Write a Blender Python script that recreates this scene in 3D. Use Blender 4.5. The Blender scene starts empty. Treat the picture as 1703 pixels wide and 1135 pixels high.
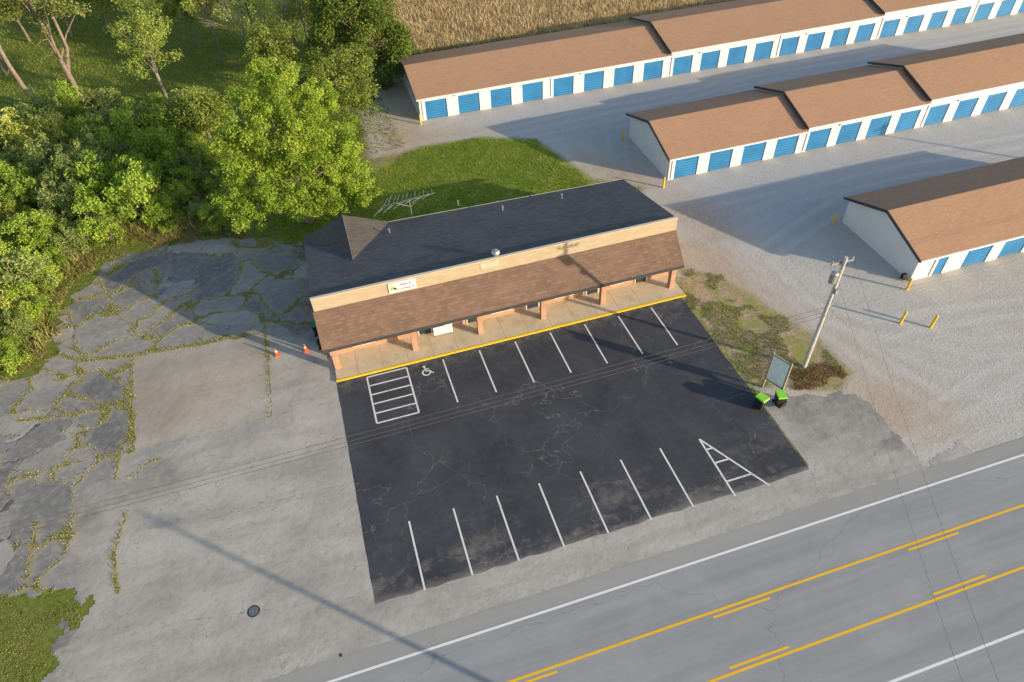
import bpy, bmesh, math, random
import numpy as np
from mathutils import Vector, Matrix
random.seed(7); rng = np.random.default_rng(7)
S = bpy.context.scene; COL = S.collection
PI = math.pi
# ------------------------------------------------------------ camera geometry
H = 36.5; F = 1143.0; CX, CY = 851.5, 567.5
ax = Vector((5850, -1447, 1143)).normalized()
dn = Vector((58, 1139, 1143)); dn = (dn - ax*dn.dot(ax)).normalized()
ay = ax.cross(dn).normalized()
def P(px, py, z=0.0):
    r = Vector((px-CX, py-CY, F)); k = (H-z)/r.dot(dn)
    return Vector((r.dot(ax)*k, r.dot(ay)*k, z))
def AT(px, py, Y):
    r = Vector((px-CX, py-CY, F)); k = Y/r.dot(ay); return Vector((r.dot(ax)*k, Y, H-r.dot(dn)*k))
def PP(l): return [(P(a, b).x, P(a, b).y) for a, b in l]
right = Vector((ax.x, ay.x, -dn.x)); up = -Vector((ax.y, ay.y, -dn.y)); fwd = Vector((ax.z, ay.z, -dn.z))
cam = bpy.data.cameras.new('camera'); camo = bpy.data.objects.new('camera', cam); COL.objects.link(camo)
m = Matrix((right, up, -fwd)).transposed().to_4x4(); m.translation = Vector((0, 0, H)); camo.matrix_world = m
cam.sensor_width = 36; cam.lens = F/1703*36; cam.clip_end = 6000; cam.clip_start = .5
S.camera = camo
# ------------------------------------------------------------ light
EL = math.radians(12.8); SD = Vector((.737, -.676, 0)).normalized()
sd = Vector((SD.x*math.cos(EL), SD.y*math.cos(EL), math.sin(EL)))
L = bpy.data.lights.new('sun', 'SUN'); L.energy = 7; L.angle = math.radians(.6); L.color = (1, .82, .58)
lo = bpy.data.objects.new('sun', L); COL.objects.link(lo); lo.rotation_euler = sd.to_track_quat('Z', 'Y').to_euler(); lo.location = (60, -60, 60)
W = bpy.data.worlds.new('World'); S.world = W; W.use_nodes = True
wn = W.node_tree; sky = wn.nodes.new('ShaderNodeTexSky'); sky.sky_type = 'NISHITA'; sky.sun_disc = False
sky.sun_elevation = EL; sky.sun_rotation = math.atan2(SD.x, SD.y)
bg = wn.nodes['Background']; wn.links.new(sky.outputs[0], bg.inputs[0]); bg.inputs[1].default_value = .25
S.view_settings.view_transform = 'Standard'; S.view_settings.look = 'None'; S.view_settings.exposure = 0

# ------------------------------------------------------------ material helpers
class N:
    def __init__(s, name, rough=.85, spec=.3):
        s.m = bpy.data.materials.new(name); s.m.use_nodes = True; s.t = s.m.node_tree
        s.b = s.t.nodes['Principled BSDF']; s.b.inputs['Roughness'].default_value = rough
        s.b.inputs['Specular IOR Level'].default_value = spec
    def n(s, ty, **kw):
        x = s.t.nodes.new(ty)
        for k, v in kw.items(): setattr(x, k, v)
        return x
    def l(s, a, b): s.t.links.new(a, b)
    def put(s, sock, v):
        if hasattr(v, 'links'): s.l(v, sock)
        else:
            if isinstance(v, tuple) and len(v) == 3 and sock.type == 'RGBA': v = v+(1,)
            sock.default_value = v
    def pos(s): return s.n('ShaderNodeNewGeometry').outputs['Position']
    def attr(s, name): return s.n('ShaderNodeAttribute', attribute_name=name).outputs['Fac']
    def mapv(s, v, scale=(1, 1, 1), loc=(0, 0, 0), rot=(0, 0, 0)):
        x = s.n('ShaderNodeMapping'); s.l(v, x.inputs[0]); x.inputs['Scale'].default_value = scale
        x.inputs['Location'].default_value = loc; x.inputs['Rotation'].default_value = rot; return x.outputs[0]
    def noise(s, v, scale, detail=4, rough=.6, dist=0):
        x = s.n('ShaderNodeTexNoise'); s.l(v, x.inputs['Vector']); x.inputs['Scale'].default_value = scale
        x.inputs['Detail'].default_value = detail; x.inputs['Roughness'].default_value = rough; x.inputs['Distortion'].default_value = dist
        return x.outputs['Fac']
    def warp(s, v, scale, amt):
        x = s.n('ShaderNodeTexNoise'); s.l(v, x.inputs['Vector']); x.inputs['Scale'].default_value = scale; x.inputs['Detail'].default_value = 4
        a = s.n('ShaderNodeVectorMath', operation='SUBTRACT'); s.l(x.outputs['Color'], a.inputs[0]); a.inputs[1].default_value = (.5, .5, .5)
        b = s.n('ShaderNodeVectorMath', operation='SCALE'); s.l(a.outputs[0], b.inputs[0]); b.inputs['Scale'].default_value = amt
        c = s.n('ShaderNodeVectorMath', operation='ADD'); s.l(v, c.inputs[0]); s.l(b.outputs[0], c.inputs[1]); return c.outputs[0]
    def vor(s, v, scale):
        x = s.n('ShaderNodeTexVoronoi', feature='DISTANCE_TO_EDGE'); s.l(v, x.inputs['Vector']); x.inputs['Scale'].default_value = scale; return x.outputs['Distance']
    def mr(s, v, a, b, c=0., d=1.):
        x = s.n('ShaderNodeMapRange'); s.put(x.inputs[0], v)
        for i, q in enumerate((a, b, c, d)): x.inputs[i+1].default_value = q
        return x.outputs[0]
    def mt(s, op, a, b=0., c=0.):
        x = s.n('ShaderNodeMath', operation=op); s.put(x.inputs[0], a); s.put(x.inputs[1], b); s.put(x.inputs[2], c); return x.outputs[0]
    def mix(s, f, a, b, mode='MIX'):
        x = s.n('ShaderNodeMix', data_type='RGBA', blend_type=mode); s.put(x.inputs[0], f); s.put(x.inputs[6], a); s.put(x.inputs[7], b); return x.outputs[2]
    def ramp(s, f, st):
        x = s.n('ShaderNodeValToRGB'); s.l(f, x.inputs[0]); e = x.color_ramp.elements
        while len(e) < len(st): e.new(.5)
        for q, (p, c) in zip(e, st): q.position = p; q.color = c+(1,) if len(c) == 3 else c
        return x.outputs[0]
    def sep(s, v):
        x = s.n('ShaderNodeSeparateXYZ'); s.l(v, x.inputs[0]); return x.outputs
    def comb(s, a, b, c=0.):
        x = s.n('ShaderNodeCombineXYZ'); s.put(x.inputs[0], a); s.put(x.inputs[1], b); s.put(x.inputs[2], c); return x.outputs[0]
    def col(s, c): s.put(s.b.inputs['Base Color'], c); return s
    def bump(s, h, st=.5, d=.05):
        x = s.n('ShaderNodeBump'); s.l(h, x.inputs['Height']); x.inputs['Strength'].default_value = st; x.inputs['Distance'].default_value = d
        s.l(x.outputs[0], s.b.inputs['Normal']); return s
def plain(name, c, rough=.7, var=.18, scale=3., spec=.3, metal=0):
    s = N(name, rough, spec); p = s.pos(); n = s.noise(p, scale, 5)
    lo_ = tuple(x*(1-var) for x in c); hi = tuple(min(1, x*(1+var)) for x in c)
    s.col(s.ramp(n, [(.3, lo_), (.7, hi)])); s.b.inputs['Metallic'].default_value = metal; return s.m
def shingle(name, c, var=.22, c2=None, warm=.45, dirt=.4):
    s = N(name, .92, .15); p = s.pos(); x = s.sep(p)
    b = s.n('ShaderNodeTexBrick'); s.l(s.comb(x[0], x[1]), b.inputs['Vector'])
    b.inputs['Scale'].default_value = 1; b.inputs['Brick Width'].default_value = .42; b.inputs['Row Height'].default_value = .17
    b.inputs['Mortar Size'].default_value = .012; b.inputs['Bias'].default_value = -.2; b.offset = .37
    b.inputs['Color1'].default_value = tuple(q*(1-var) for q in c)+(1,); b.inputs['Color2'].default_value = tuple(q*(1+var) for q in c)+(1,)
    b.inputs['Mortar'].default_value = tuple(q*.62 for q in c)+(1,)
    n = s.noise(p, .35, 5); n2 = s.noise(s.mapv(p, (.6, 4, 1)), 1.2, 4); n3 = s.noise(p, 14, 3)
    k = s.mix(s.mr(n, .35, .7, 0, warm), b.outputs['Color'], c2 or tuple(q*1.35 for q in c))
    k = s.mix(s.mr(n2, .45, .7, 0, dirt), k, tuple(q*.62 for q in c))
    k = s.mix(s.mr(n3, .4, .75, 0, .3), k, tuple(q*1.45 for q in c))
    s.col(k); s.bump(b.outputs['Fac'], -.25, .02); return s.m
def brickmat(name, c):
    s = N(name, .9, .2); p = s.pos(); x = s.sep(p)
    b = s.n('ShaderNodeTexBrick'); s.l(s.comb(s.mt('ADD', x[0], x[1]), x[2]), b.inputs['Vector'])
    b.inputs['Scale'].default_value = 1; b.inputs['Brick Width'].default_value = .22; b.inputs['Row Height'].default_value = .075; b.inputs['Mortar Size'].default_value = .008
    b.inputs['Color1'].default_value = tuple(q*.75 for q in c)+(1,); b.inputs['Color2'].default_value = tuple(q*1.25 for q in c)+(1,); b.inputs['Mortar'].default_value = (.45, .4, .34, 1)
    s.col(s.mix(s.mr(s.noise(p, 1.1, 4), .4, .75, 0, .4), b.outputs['Color'], tuple(q*.6 for q in c))); return s.m
def leafmat(name, stops, trans=.3, gain=1.0):
    s = N(name, .6, .2); v = s.attr('v')
    oi = s.n('ShaderNodeObjectInfo').outputs['Random']
    f = s.mt('ADD', s.mt('MULTIPLY', v, .8), s.mt('MULTIPLY', oi, .2))
    c = s.ramp(f, [(p, tuple(min(.9, q*gain) for q in cc)) for p, cc in stops]); s.col(c)
    tr = s.n('ShaderNodeBsdfTranslucent'); s.l(c, tr.inputs[0]); mx = s.n('ShaderNodeMixShader'); mx.inputs[0].default_value = trans
    s.l(s.b.outputs[0], mx.inputs[1]); s.l(tr.outputs[0], mx.inputs[2]); s.l(mx.outputs[0], s.t.nodes['Material Output'].inputs[0]); return s.m

M = {}
M['roof_dark'] = shingle('dark_shingles', (.105, .108, .118), .25, (.15, .15, .155))
M['roof_gable_lit'] = shingle('sunlit_gable_shingles', (.115, .10, .088), .25)  # dark roof shingles again, with the gable's sunlit brownish tone put into the colour
M['roof_porch'] = shingle('brown_shingles', (.17, .112, .085))
M['roof_tan'] = shingle('tan_shingles', (.37, .225, .145), .08, (.41, .255, .165), .3, .15)
M['white'] = plain('white_siding', (.66, .655, .635), .6, .05, 1.5)
M['trimdark'] = plain('dark_trim', (.05, .05, .055), .6)
M['brick'] = brickmat('orange_brick', (.46, .22, .12))
M['steel'] = plain('galvanised_steel', (.4, .4, .4), .45, .1, 8, .5, .6)
M['black'] = plain('black_plastic', (.025, .027, .028), .5, .2)
M['lime'] = plain('lime_plastic', (.25, .62, .05), .45, .08)
M['green'] = plain('green_plastic', (.03, .22, .09), .45, .1)
M['orange'] = plain('orange_plastic', (.8, .13, .03), .45, .08)
M['yellow'] = plain('yellow_paint', (.72, .47, .03), .55, .15, 6)
M['glass'] = plain('dark_glass', (.03, .035, .045), .15, .2, 2, .6)
M['wood'] = plain('weathered_wood', (.3, .27, .23), .85, .3, 5)
M['poleg'] = plain('grey_pole_wood', (.46, .44, .41), .8, .15, 4)
M['wire'] = plain('dark_cable', (.085, .085, .085), .5)
M['signb'] = plain('blank_sign_board', (.78, .77, .73), .7, .1, 2)
M['ceramic'] = plain('ceramic', (.5, .5, .5), .3)
M['ink'] = plain('ink', (.05, .06, .10), .6)
def tanmat():
    s = N('tan_fascia', .8, .2); p = s.pos(); n = s.noise(s.mapv(p, (.8, 1, 4)), 1.5, 5)
    s.col(s.mix(s.mr(s.noise(p, .3, 3), .4, .7, 0, .4), s.ramp(n, [(.3, (.36, .28, .18)), (.7, (.47, .38, .26))]), (.38, .33, .26))); return s.m
M['tan'] = tanmat()
M['tanl'] = plain('faded_tan', (.55, .48, .37), .8, .06)
M['tanp'] = plain('faded_patch', (.49, .42, .31), .8, .06)
def doorblue():
    s = N('blue_door_paint', .45, .4); p = s.pos(); n = s.noise(p, .6, 3); z = s.sep(p)[2]
    g_ = s.mr(s.mt('FRACT', s.mt('DIVIDE', s.mt('SUBTRACT', z, .1), .285)), .72, .8)
    s.col(s.mix(s.mt('MULTIPLY', g_, .6), s.ramp(n, [(.3, (.022, .16, .36)), (.7, (.035, .22, .46))]), (.01, .07, .2))); return s.m
M['blue'] = doorblue()
M['bark'] = plain('bark', (.2, .16, .125), .9, .35, 5)
M['pinebark'] = plain('pine_bark', (.22, .17, .135), .9, .35, 4)
M['palebark'] = plain('pale_bark', (.25, .22, .18), .9, .25, 4)
M['lf_big'] = leafmat('bright_spring_leaves', [(0, (.07, .12, .015)), (.45, (.17, .25, .03)), (1, (.32, .38, .06))], .4, 1.45)
M['lf_dark'] = leafmat('dark_evergreen_leaves', [(0, (.03, .055, .012)), (.5, (.08, .12, .02)), (1, (.18, .22, .045))], .3, 1.5)
M['lf_mid'] = leafmat('mid_green_leaves', [(0, (.06, .085, .015)), (.5, (.15, .19, .035)), (1, (.27, .30, .08))], .4, 1.6)
M['lf_pale'] = leafmat('pale_green_leaves', [(0, (.09, .12, .03)), (.5, (.2, .25, .05)), (1, (.34, .37, .1))], .4, 1.6)
M['lf_pine'] = leafmat('pine_needles', [(0, (.03, .05, .015)), (.5, (.10, .12, .03)), (1, (.22, .22, .06))], .2, 1.6)
M['lf_sh1'] = leafmat('shrub_leaves', [(0, (.035, .06, .01)), (.45, (.13, .19, .025)), (.8, (.23, .30, .045)), (1, (.34, .38, .08))], .4, 2.0)
M['lf_sh2'] = leafmat('yellowish_shrub_leaves', [(0, (.06, .08, .015)), (.5, (.21, .24, .05)), (1, (.38, .36, .12))], .4, 2.0)
M['lf_sh3'] = leafmat('greyish_shrub_leaves', [(0, (.04, .07, .02)), (.5, (.14, .18, .05)), (1, (.26, .29, .11))], .4, 1.9)
M['grassb'] = leafmat('grass_blades', [(0, (.08, .12, .015)), (.5, (.17, .22, .03)), (1, (.34, .33, .09))], .35, 1.25)
M['weedb'] = leafmat('weed_blades', [(0, (.08, .1, .02)), (.5, (.22, .22, .06)), (1, (.44, .37, .17))], .3, 1.25)
M['dryb'] = leafmat('dry_grass_blades', [(0, (.2, .14, .06)), (.5, (.44, .33, .17)), (1, (.62, .49, .29))], .3, 1.15)
M['brush'] = leafmat('dead_brush', [(0, (.10, .08, .04)), (.5, (.26, .19, .10)), (1, (.42, .31, .18))], .2, 1.1)
M['rbrush'] = leafmat('reddish_dead_weeds', [(0, (.09, .05, .03)), (.5, (.25, .13, .07)), (1, (.42, .26, .14))], .2, 1.1)

# ------------------------------------------------------------ mesh helpers
ORG = {}
class MB:
    def __init__(s): s.v = []; s.f = []
    def add(s, vs, fs):
        o = len(s.v); s.v += [tuple(v) for v in vs]; s.f += [tuple(i+o for i in f) for f in fs]; return s
    def hexa(s, b, t):
        return s.add(list(b)+list(t), [(3, 2, 1, 0), (4, 5, 6, 7), (0, 1, 5, 4), (1, 2, 6, 5), (2, 3, 7, 6), (3, 0, 4, 7)])
    def box(s, x0, x1, y0, y1, z0, z1):
        return s.hexa([(x0, y0, z0), (x1, y0, z0), (x1, y1, z0), (x0, y1, z0)], [(x0, y0, z1), (x1, y0, z1), (x1, y1, z1), (x0, y1, z1)])
    def obox(s, c, u, v, w):
        c, u, v, w = map(Vector, (c, u, v, w))
        return s.hexa([c-u-v-w, c+u-v-w, c+u+v-w, c-u+v-w], [c-u-v+w, c+u-v+w, c+u+v+w, c-u+v+w])
    def tube(s, p0, p1, r0, r1=None, n=8):
        p0, p1 = Vector(p0), Vector(p1); r1 = r0 if r1 is None else r1; d = (p1-p0)
        if d.length < 1e-6: return s
        d.normalize(); a = d.orthogonal().normalized(); b = d.cross(a); vs = []
        for p, r in ((p0, r0), (p1, r1)):
            for i in range(n):
                t = 2*PI*i/n; vs.append(p+a*(r*math.cos(t))+b*(r*math.sin(t)))
        fs = [(i, (i+1) % n, n+(i+1) % n, n+i) for i in range(n)]+[tuple(range(n-1, -1, -1)), tuple(range(n, 2*n))]
        return s.add(vs, fs)
    def path(s, pts, r0, r1=None, n=6):
        r1 = r0 if r1 is None else r1; k = len(pts)-1
        for i in range(k): s.tube(pts[i], pts[i+1], r0+(r1-r0)*i/k, r0+(r1-r0)*(i+1)/k, n)
        return s
    def lathe(s, c, prof, n=16):
        c = Vector(c); vs = []
        for r, z in prof:
            for i in range(n): t = 2*PI*i/n; vs.append(c+Vector((r*math.cos(t), r*math.sin(t), z)))
        fs = []
        for j in range(len(prof)-1):
            for i in range(n): fs.append((j*n+i, j*n+(i+1) % n, (j+1)*n+(i+1) % n, (j+1)*n+i))
        fs += [tuple(range(n-1, -1, -1)), tuple(range((len(prof)-1)*n, len(prof)*n))]
        return s.add(vs, fs)
    def prism(s, poly, d):
        n = len(poly); d = Vector(d); a = [Vector(p) for p in poly]; b = [p+d for p in a]
        return s.add(a+b, [tuple(range(n-1, -1, -1)), tuple(range(n, 2*n))]+[(i, (i+1) % n, n+(i+1) % n, n+i) for i in range(n)])
    def build(s, name, mat, parent=None, base=None, smooth=False):
        o_ = Vector(ORG[parent.name]) if parent else Vector(base or (0, 0, 0))
        me = bpy.data.meshes.new(name); me.from_pydata([tuple(Vector(v)-o_) for v in s.v], [], s.f)
        bm = bmesh.new(); bm.from_mesh(me); bmesh.ops.recalc_face_normals(bm, faces=bm.faces); bm.to_mesh(me); bm.free()
        if smooth: me.polygons.foreach_set('use_smooth', [True]*len(me.polygons))
        me.materials.append(M[mat] if isinstance(mat, str) else mat)
        ob = bpy.data.objects.new(name, me); COL.objects.link(ob)
        if parent: ob.parent = parent
        else: ob.location = o_
        ORG[ob.name] = tuple(o_); return ob
def tag(o, label=None, cat=None, group=None, kind=None):
    if label: o['label'] = label
    if cat: o['category'] = cat
    if group: o['group'] = group
    if kind: o['kind'] = kind
    return o
def thing(name, loc, label, cat, group=None):
    o = bpy.data.objects.new(name, None); COL.objects.link(o); o.location = loc; o.empty_display_size = .3
    ORG[o.name] = tuple(loc); return tag(o, label, cat, group)
def ctree(o, parent=None):
    c = o.copy(); COL.objects.link(c); c.parent = parent
    for ch in [x for x in o.children]: ctree(ch, c)
    return c
def struct(o, label, cat): return tag(o, label, cat, None, 'structure')
def rawmesh(name, V, Fq, mat, parent=None, base=(0, 0, 0), attrs=None, k=4):
    o_ = np.array(ORG[parent.name] if parent else base)
    V = np.asarray(V, dtype=np.float32)-o_.astype(np.float32); nf = len(Fq)
    me = bpy.data.meshes.new(name); me.vertices.add(len(V)); me.vertices.foreach_set('co', V.ravel())
    me.loops.add(nf*k); me.loops.foreach_set('vertex_index', np.asarray(Fq, dtype=np.int32).ravel())
    me.polygons.add(nf); me.polygons.foreach_set('loop_start', np.arange(0, nf*k, k, dtype=np.int32)); me.polygons.foreach_set('loop_total', np.full(nf, k, dtype=np.int32))
    me.update(calc_edges=True)
    for an, av in (attrs or {}).items():
        a = me.attributes.new(an, 'FLOAT', 'POINT'); a.data.foreach_set('value', np.asarray(av, dtype=np.float32))
    me.materials.append(M[mat] if isinstance(mat, str) else mat)
    ob = bpy.data.objects.new(name, me); COL.objects.link(ob)
    if parent: ob.parent = parent
    else: ob.location = tuple(base)
    ORG[ob.name] = tuple(o_); return ob
def nrm(a): return a/np.maximum(np.linalg.norm(a, axis=1, keepdims=True), 1e-9)
def leafquads(C, size, var, bias=None, asp=.6):
    n = len(C); nn = rng.normal(size=(n, 3))
    if bias is not None: nn = nn+bias
    nn = nrm(nn); t = nrm(np.cross(nn, rng.normal(size=(n, 3)))); b = np.cross(nn, t)
    s_ = size[:, None]*.5
    V = np.stack([C-t*s_, C-b*s_*asp+nn*s_*.15, C+t*s_, C+b*s_*asp+nn*s_*.15], 1).reshape(-1, 3)
    return V, np.arange(4*n).reshape(n, 4), np.repeat(var, 4)
def blades(C, h, w, var, lean=.35):
    n = len(C); a = rng.uniform(0, 2*PI, n); t = np.stack([np.cos(a), np.sin(a), 0*a], 1)*w[:, None]
    tip = C+np.stack([rng.normal(0, lean, n)*h, rng.normal(0, lean, n)*h, h], 1)
    V = np.stack([C-t, C+t, tip], 1).reshape(-1, 3); return V, np.arange(3*n).reshape(n, 3), np.repeat(var, 3)
TB = rng.random((256, 256))
def vn(x, y, s):
    x = x*s+37.3; y = y*s+91.7; xi = np.floor(x).astype(int); yi = np.floor(y).astype(int); fx = x-xi; fy = y-yi
    fx = fx*fx*(3-2*fx); fy = fy*fy*(3-2*fy); g = lambda i, j: TB[(xi+i) % 256, (yi+j) % 256]
    return (g(0, 0)*(1-fx)+g(1, 0)*fx)*(1-fy)+(g(0, 1)*(1-fx)+g(1, 1)*fx)*fy
def fbm(x, y, s, o=4): return sum(vn(x+i*17.1, y-i*9.7, s*2**i)*.5**i for i in range(o))/sum(.5**i for i in range(o))
def sdist(poly, X, Y):
    d = np.full(X.shape, 1e9); ins = np.zeros(X.shape, bool); n = len(poly)
    for i in range(n):
        x0, y0 = poly[i]; x1, y1 = poly[(i+1) % n]; ex, ey = x1-x0, y1-y0
        t = np.clip(((X-x0)*ex+(Y-y0)*ey)/(ex*ex+ey*ey+1e-9), 0, 1); d = np.minimum(d, np.hypot(X-x0-t*ex, Y-y0-t*ey))
        c = ((y0 > Y) != (y1 > Y)); xx = x0+(Y-y0)/(ey if abs(ey) > 1e-9 else 1e-9)*ex; ins ^= (c & (X < xx))
    return np.where(ins, d, -d)
def pline(pts, X, Y):
    d = np.full(X.shape, 1e9)
    for i in range(len(pts)-1):
        (x0, y0), (x1, y1) = pts[i], pts[i+1]; ex, ey = x1-x0, y1-y0
        t = np.clip(((X-x0)*ex+(Y-y0)*ey)/(ex*ex+ey*ey+1e-9), 0, 1); d = np.minimum(d, np.hypot(X-x0-t*ex, Y-y0-t*ey))
    return d

# ------------------------------------------------------------ ground zones
LX0, LX1, LY0, LY1 = -3.52, 23.7, 18.2, 35.3
gravel = PP([(640, 95), (600, 190), (618, 265), (700, 244), (800, 228), (890, 232), (985, 298), (1075, 310)]) + [(24.2, 48), (24.2, 37)] + \
    PP([(1150, 452), (1200, 462), (1270, 508), (1350, 558), (1412, 618), (1398, 648), (1250, 640)]) + [(24, 15.5), (260, 15.5), (260, 86), (12, 86)]
green = PP([(600, 300), (640, 275), (700, 246), (800, 230), (890, 233), (980, 297)]) + [(20, 47.5), (-4.5, 48), (-4.5, 50)] + PP([(470, 400), (560, 330)])
strip = PP([(1130, 452), (1190, 462), (1265, 508), (1350, 560), (1408, 618), (1388, 645), (1245, 640), (1130, 492)])
field = [(4, 92), (30, 88), (120, 88), (260, 90), (260, 220), (-10, 220), (0, 130)]
dirt = [PP([(1130, 395), (1185, 405), (1270, 470), (1350, 560), (1420, 640), (1330, 600), (1230, 510), (1140, 460)]),
        PP([(620, 205), (720, 215), (820, 218), (700, 245), (620, 285)]),
        PP([(1440, 640), (1520, 660), (1560, 700), (1470, 720)]),
        PP([(960, 262), (1060, 280), (1100, 310), (1000, 305)]), PP([(620, 110), (700, 190), (690, 210), (630, 200)]),
        PP([(1100, 318), (1200, 350), (1230, 390), (1180, 400), (1120, 360)])]
xs = np.concatenate([[-2500, -900, -300, -140, -90], np.arange(-70, 5, .55), np.arange(5, 85, .33), np.arange(85, 140, .55), [160, 200, 260, 500, 1000, 2500]])
ys = np.concatenate([[-2500, -900, -300, -80, -30], np.arange(-10, 14, .55), np.arange(14, 86, .33), np.arange(86, 170, .55), [200, 250, 400, 1000, 2800]])
GX, GY = np.meshgrid(xs, ys); gx, gy = GX.ravel(), GY.ravel(); nx, ny = len(xs), len(ys)
idx = np.arange(nx*ny).reshape(ny, nx)
FQ = np.stack([idx[:-1, :-1], idx[:-1, 1:], idx[1:, 1:], idx[1:, :-1]], -1).reshape(-1, 4)
cl = lambda a: np.clip(a, -4, 4)
att = {'gravel': cl(sdist(gravel, gx, gy)), 'green': cl(sdist(green, gx, gy)), 'strip': cl(sdist(strip, gx, gy)), 'field': cl(sdist(field, gx, gy)),
       'dirt': cl(np.max([sdist(d, gx, gy) for d in dirt], axis=0))}
lines = [[(8, 62), (14, 66), (30, 66.5), (60, 66), (130, 66)], [(10, 58), (20, 63), (40, 63.5), (80, 63.5), (130, 63.5)], [(26, 38), (27, 46), (33, 46.5), (60, 45.5), (130, 45.5)],
         [(60, 20), (42, 24), (31, 33), (27, 44), (22, 54), (14, 62), (9, 68)], [(52, 18), (38, 22), (29, 34), (30, 42), (40, 44), (90, 43)], [(110, 18), (70, 24), (36, 28), (28, 38), (25, 50), (12, 58)],
         [(34, 20), (50, 22.5), (80, 23), (140, 23)], [(30, 18.5), (60, 19.6), (140, 20)], [(45, 17), (36, 21), (33, 30), (32, 38), (45, 42), (90, 41.5)], [(30, 36), (26, 48), (30, 63), (50, 68), (110, 68)]]
tw = np.full(gx.shape, 0.); tdk = np.full(gx.shape, 0.)
wxx = gx+(fbm(gx, gy, .05, 2)-.5)*3; wyy = gy+(fbm(gx+40, gy, .05, 2)-.5)*3
for i, ln in enumerate(lines):
    d = pline(ln, wxx, wyy); on = np.clip(fbm(gx+i*31, gy, .15)*2.6-.6, 0, 1); tw = np.maximum(tw, np.clip(1-np.abs(d-.85)/.36, 0, 1)*on); tdk = np.maximum(tdk, (np.clip(1-np.abs(d-1.35)/.25, 0, 1)+np.clip(1-d/.35, 0, 1))*on)
att['track'] = tw; att['berm'] = np.clip(tdk, 0, 1)
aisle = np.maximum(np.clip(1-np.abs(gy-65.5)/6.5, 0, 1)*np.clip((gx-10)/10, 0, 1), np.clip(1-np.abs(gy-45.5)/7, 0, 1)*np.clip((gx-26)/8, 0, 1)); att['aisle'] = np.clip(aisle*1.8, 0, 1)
def groundmat():
    s = N('ground_cover', .95, .1); p = s.pos()
    nA = s.noise(p, .07, 4); nB = s.noise(p, .5, 5, .65); nC = s.noise(p, 3.5, 5, .7); nD = s.noise(p, 18, 3, .7)
    def zone(a, amp, soft):
        v = s.mt('ADD', s.attr(a), s.mt('MULTIPLY', s.mt('SUBTRACT', s.mt('ADD', s.mt('MULTIPLY', nB, .6), s.mt('MULTIPLY', nC, .4)), .5), amp)); return s.mr(v, -soft, soft)
    base = s.ramp(nC, [(.3, (.07, .09, .015)), (.5, (.14, .18, .03)), (.7, (.25, .27, .06))])
    base = s.mix(s.mr(nB, .45, .62, 0, .7), base, s.ramp(nD, [(.3, (.11, .13, .03)), (.7, (.28, .29, .07))]))
    grs = s.ramp(nC, [(.3, (.09, .14, .015)), (.5, (.19, .27, .03)), (.7, (.31, .37, .055))])
    grs = s.mix(s.mr(nB, .5, .68, 0, .6), grs, (.42, .38, .1))
    grs = s.mix(s.mr(nD, .5, .8, 0, .5), grs, (.06, .09, .012))
    fld = s.ramp(s.noise(s.mapv(p, (.5, 2, 1)), 1.2, 6, .75), [(.3, (.24, .18, .08)), (.5, (.48, .36, .2)), (.7, (.64, .52, .31))])
    fld = s.mix(s.mr(nB, .52, .66, 0, .6), fld, (.25, .26, .1))
    gr = s.ramp(nD, [(.25, (.34, .325, .30)), (.5, (.49, .47, .44)), (.75, (.66, .64, .60))])
    gr = s.mix(s.mr(nB, .46, .68, 0, .5), gr, (.41, .39, .365))
    gr = s.mix(s.mr(nC, .5, .72, 0, .3), gr, (.32, .30, .275))
    gr = s.mix(s.mr(nA, .47, .62, 0, .45), gr, (.48, .40, .30))
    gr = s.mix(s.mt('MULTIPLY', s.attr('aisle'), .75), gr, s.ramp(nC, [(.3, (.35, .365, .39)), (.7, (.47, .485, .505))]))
    gr = s.mix(s.mt('MULTIPLY', s.attr('berm'), .28), gr, (.33, .30, .265))
    gr = s.mix(s.mt('MULTIPLY', s.attr('track'), .38), gr, (.60, .585, .56))
    drt = s.ramp(nC, [(.3, (.33, .22, .135)), (.55, (.46, .34, .23)), (.75, (.54, .44, .33))])
    c = s.mix(zone('field', 3, .8), base, fld)
    c = s.mix(zone('gravel', 2.2, .4), c, gr)
    c = s.mix(s.mt('MULTIPLY', zone('dirt', 6, 1.8), .65), c, drt)
    c = s.mix(zone('green', 3.5, .5), c, grs)
    st = s.mix(s.mr(nB, .42, .62), drt, s.mix(.35, grs, (.3, .25, .12)))
    c = s.mix(zone('strip', 4.5, .5), c, st)
    s.col(c); s.bump(s.mt('ADD', s.mt('MULTIPLY', nC, .8), s.mt('MULTIPLY', nD, .35)), .6, .08); return s.m
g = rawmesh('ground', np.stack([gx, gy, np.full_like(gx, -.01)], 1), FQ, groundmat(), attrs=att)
struct(g, 'grassy and gravel ground under the whole property', 'ground')

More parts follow.
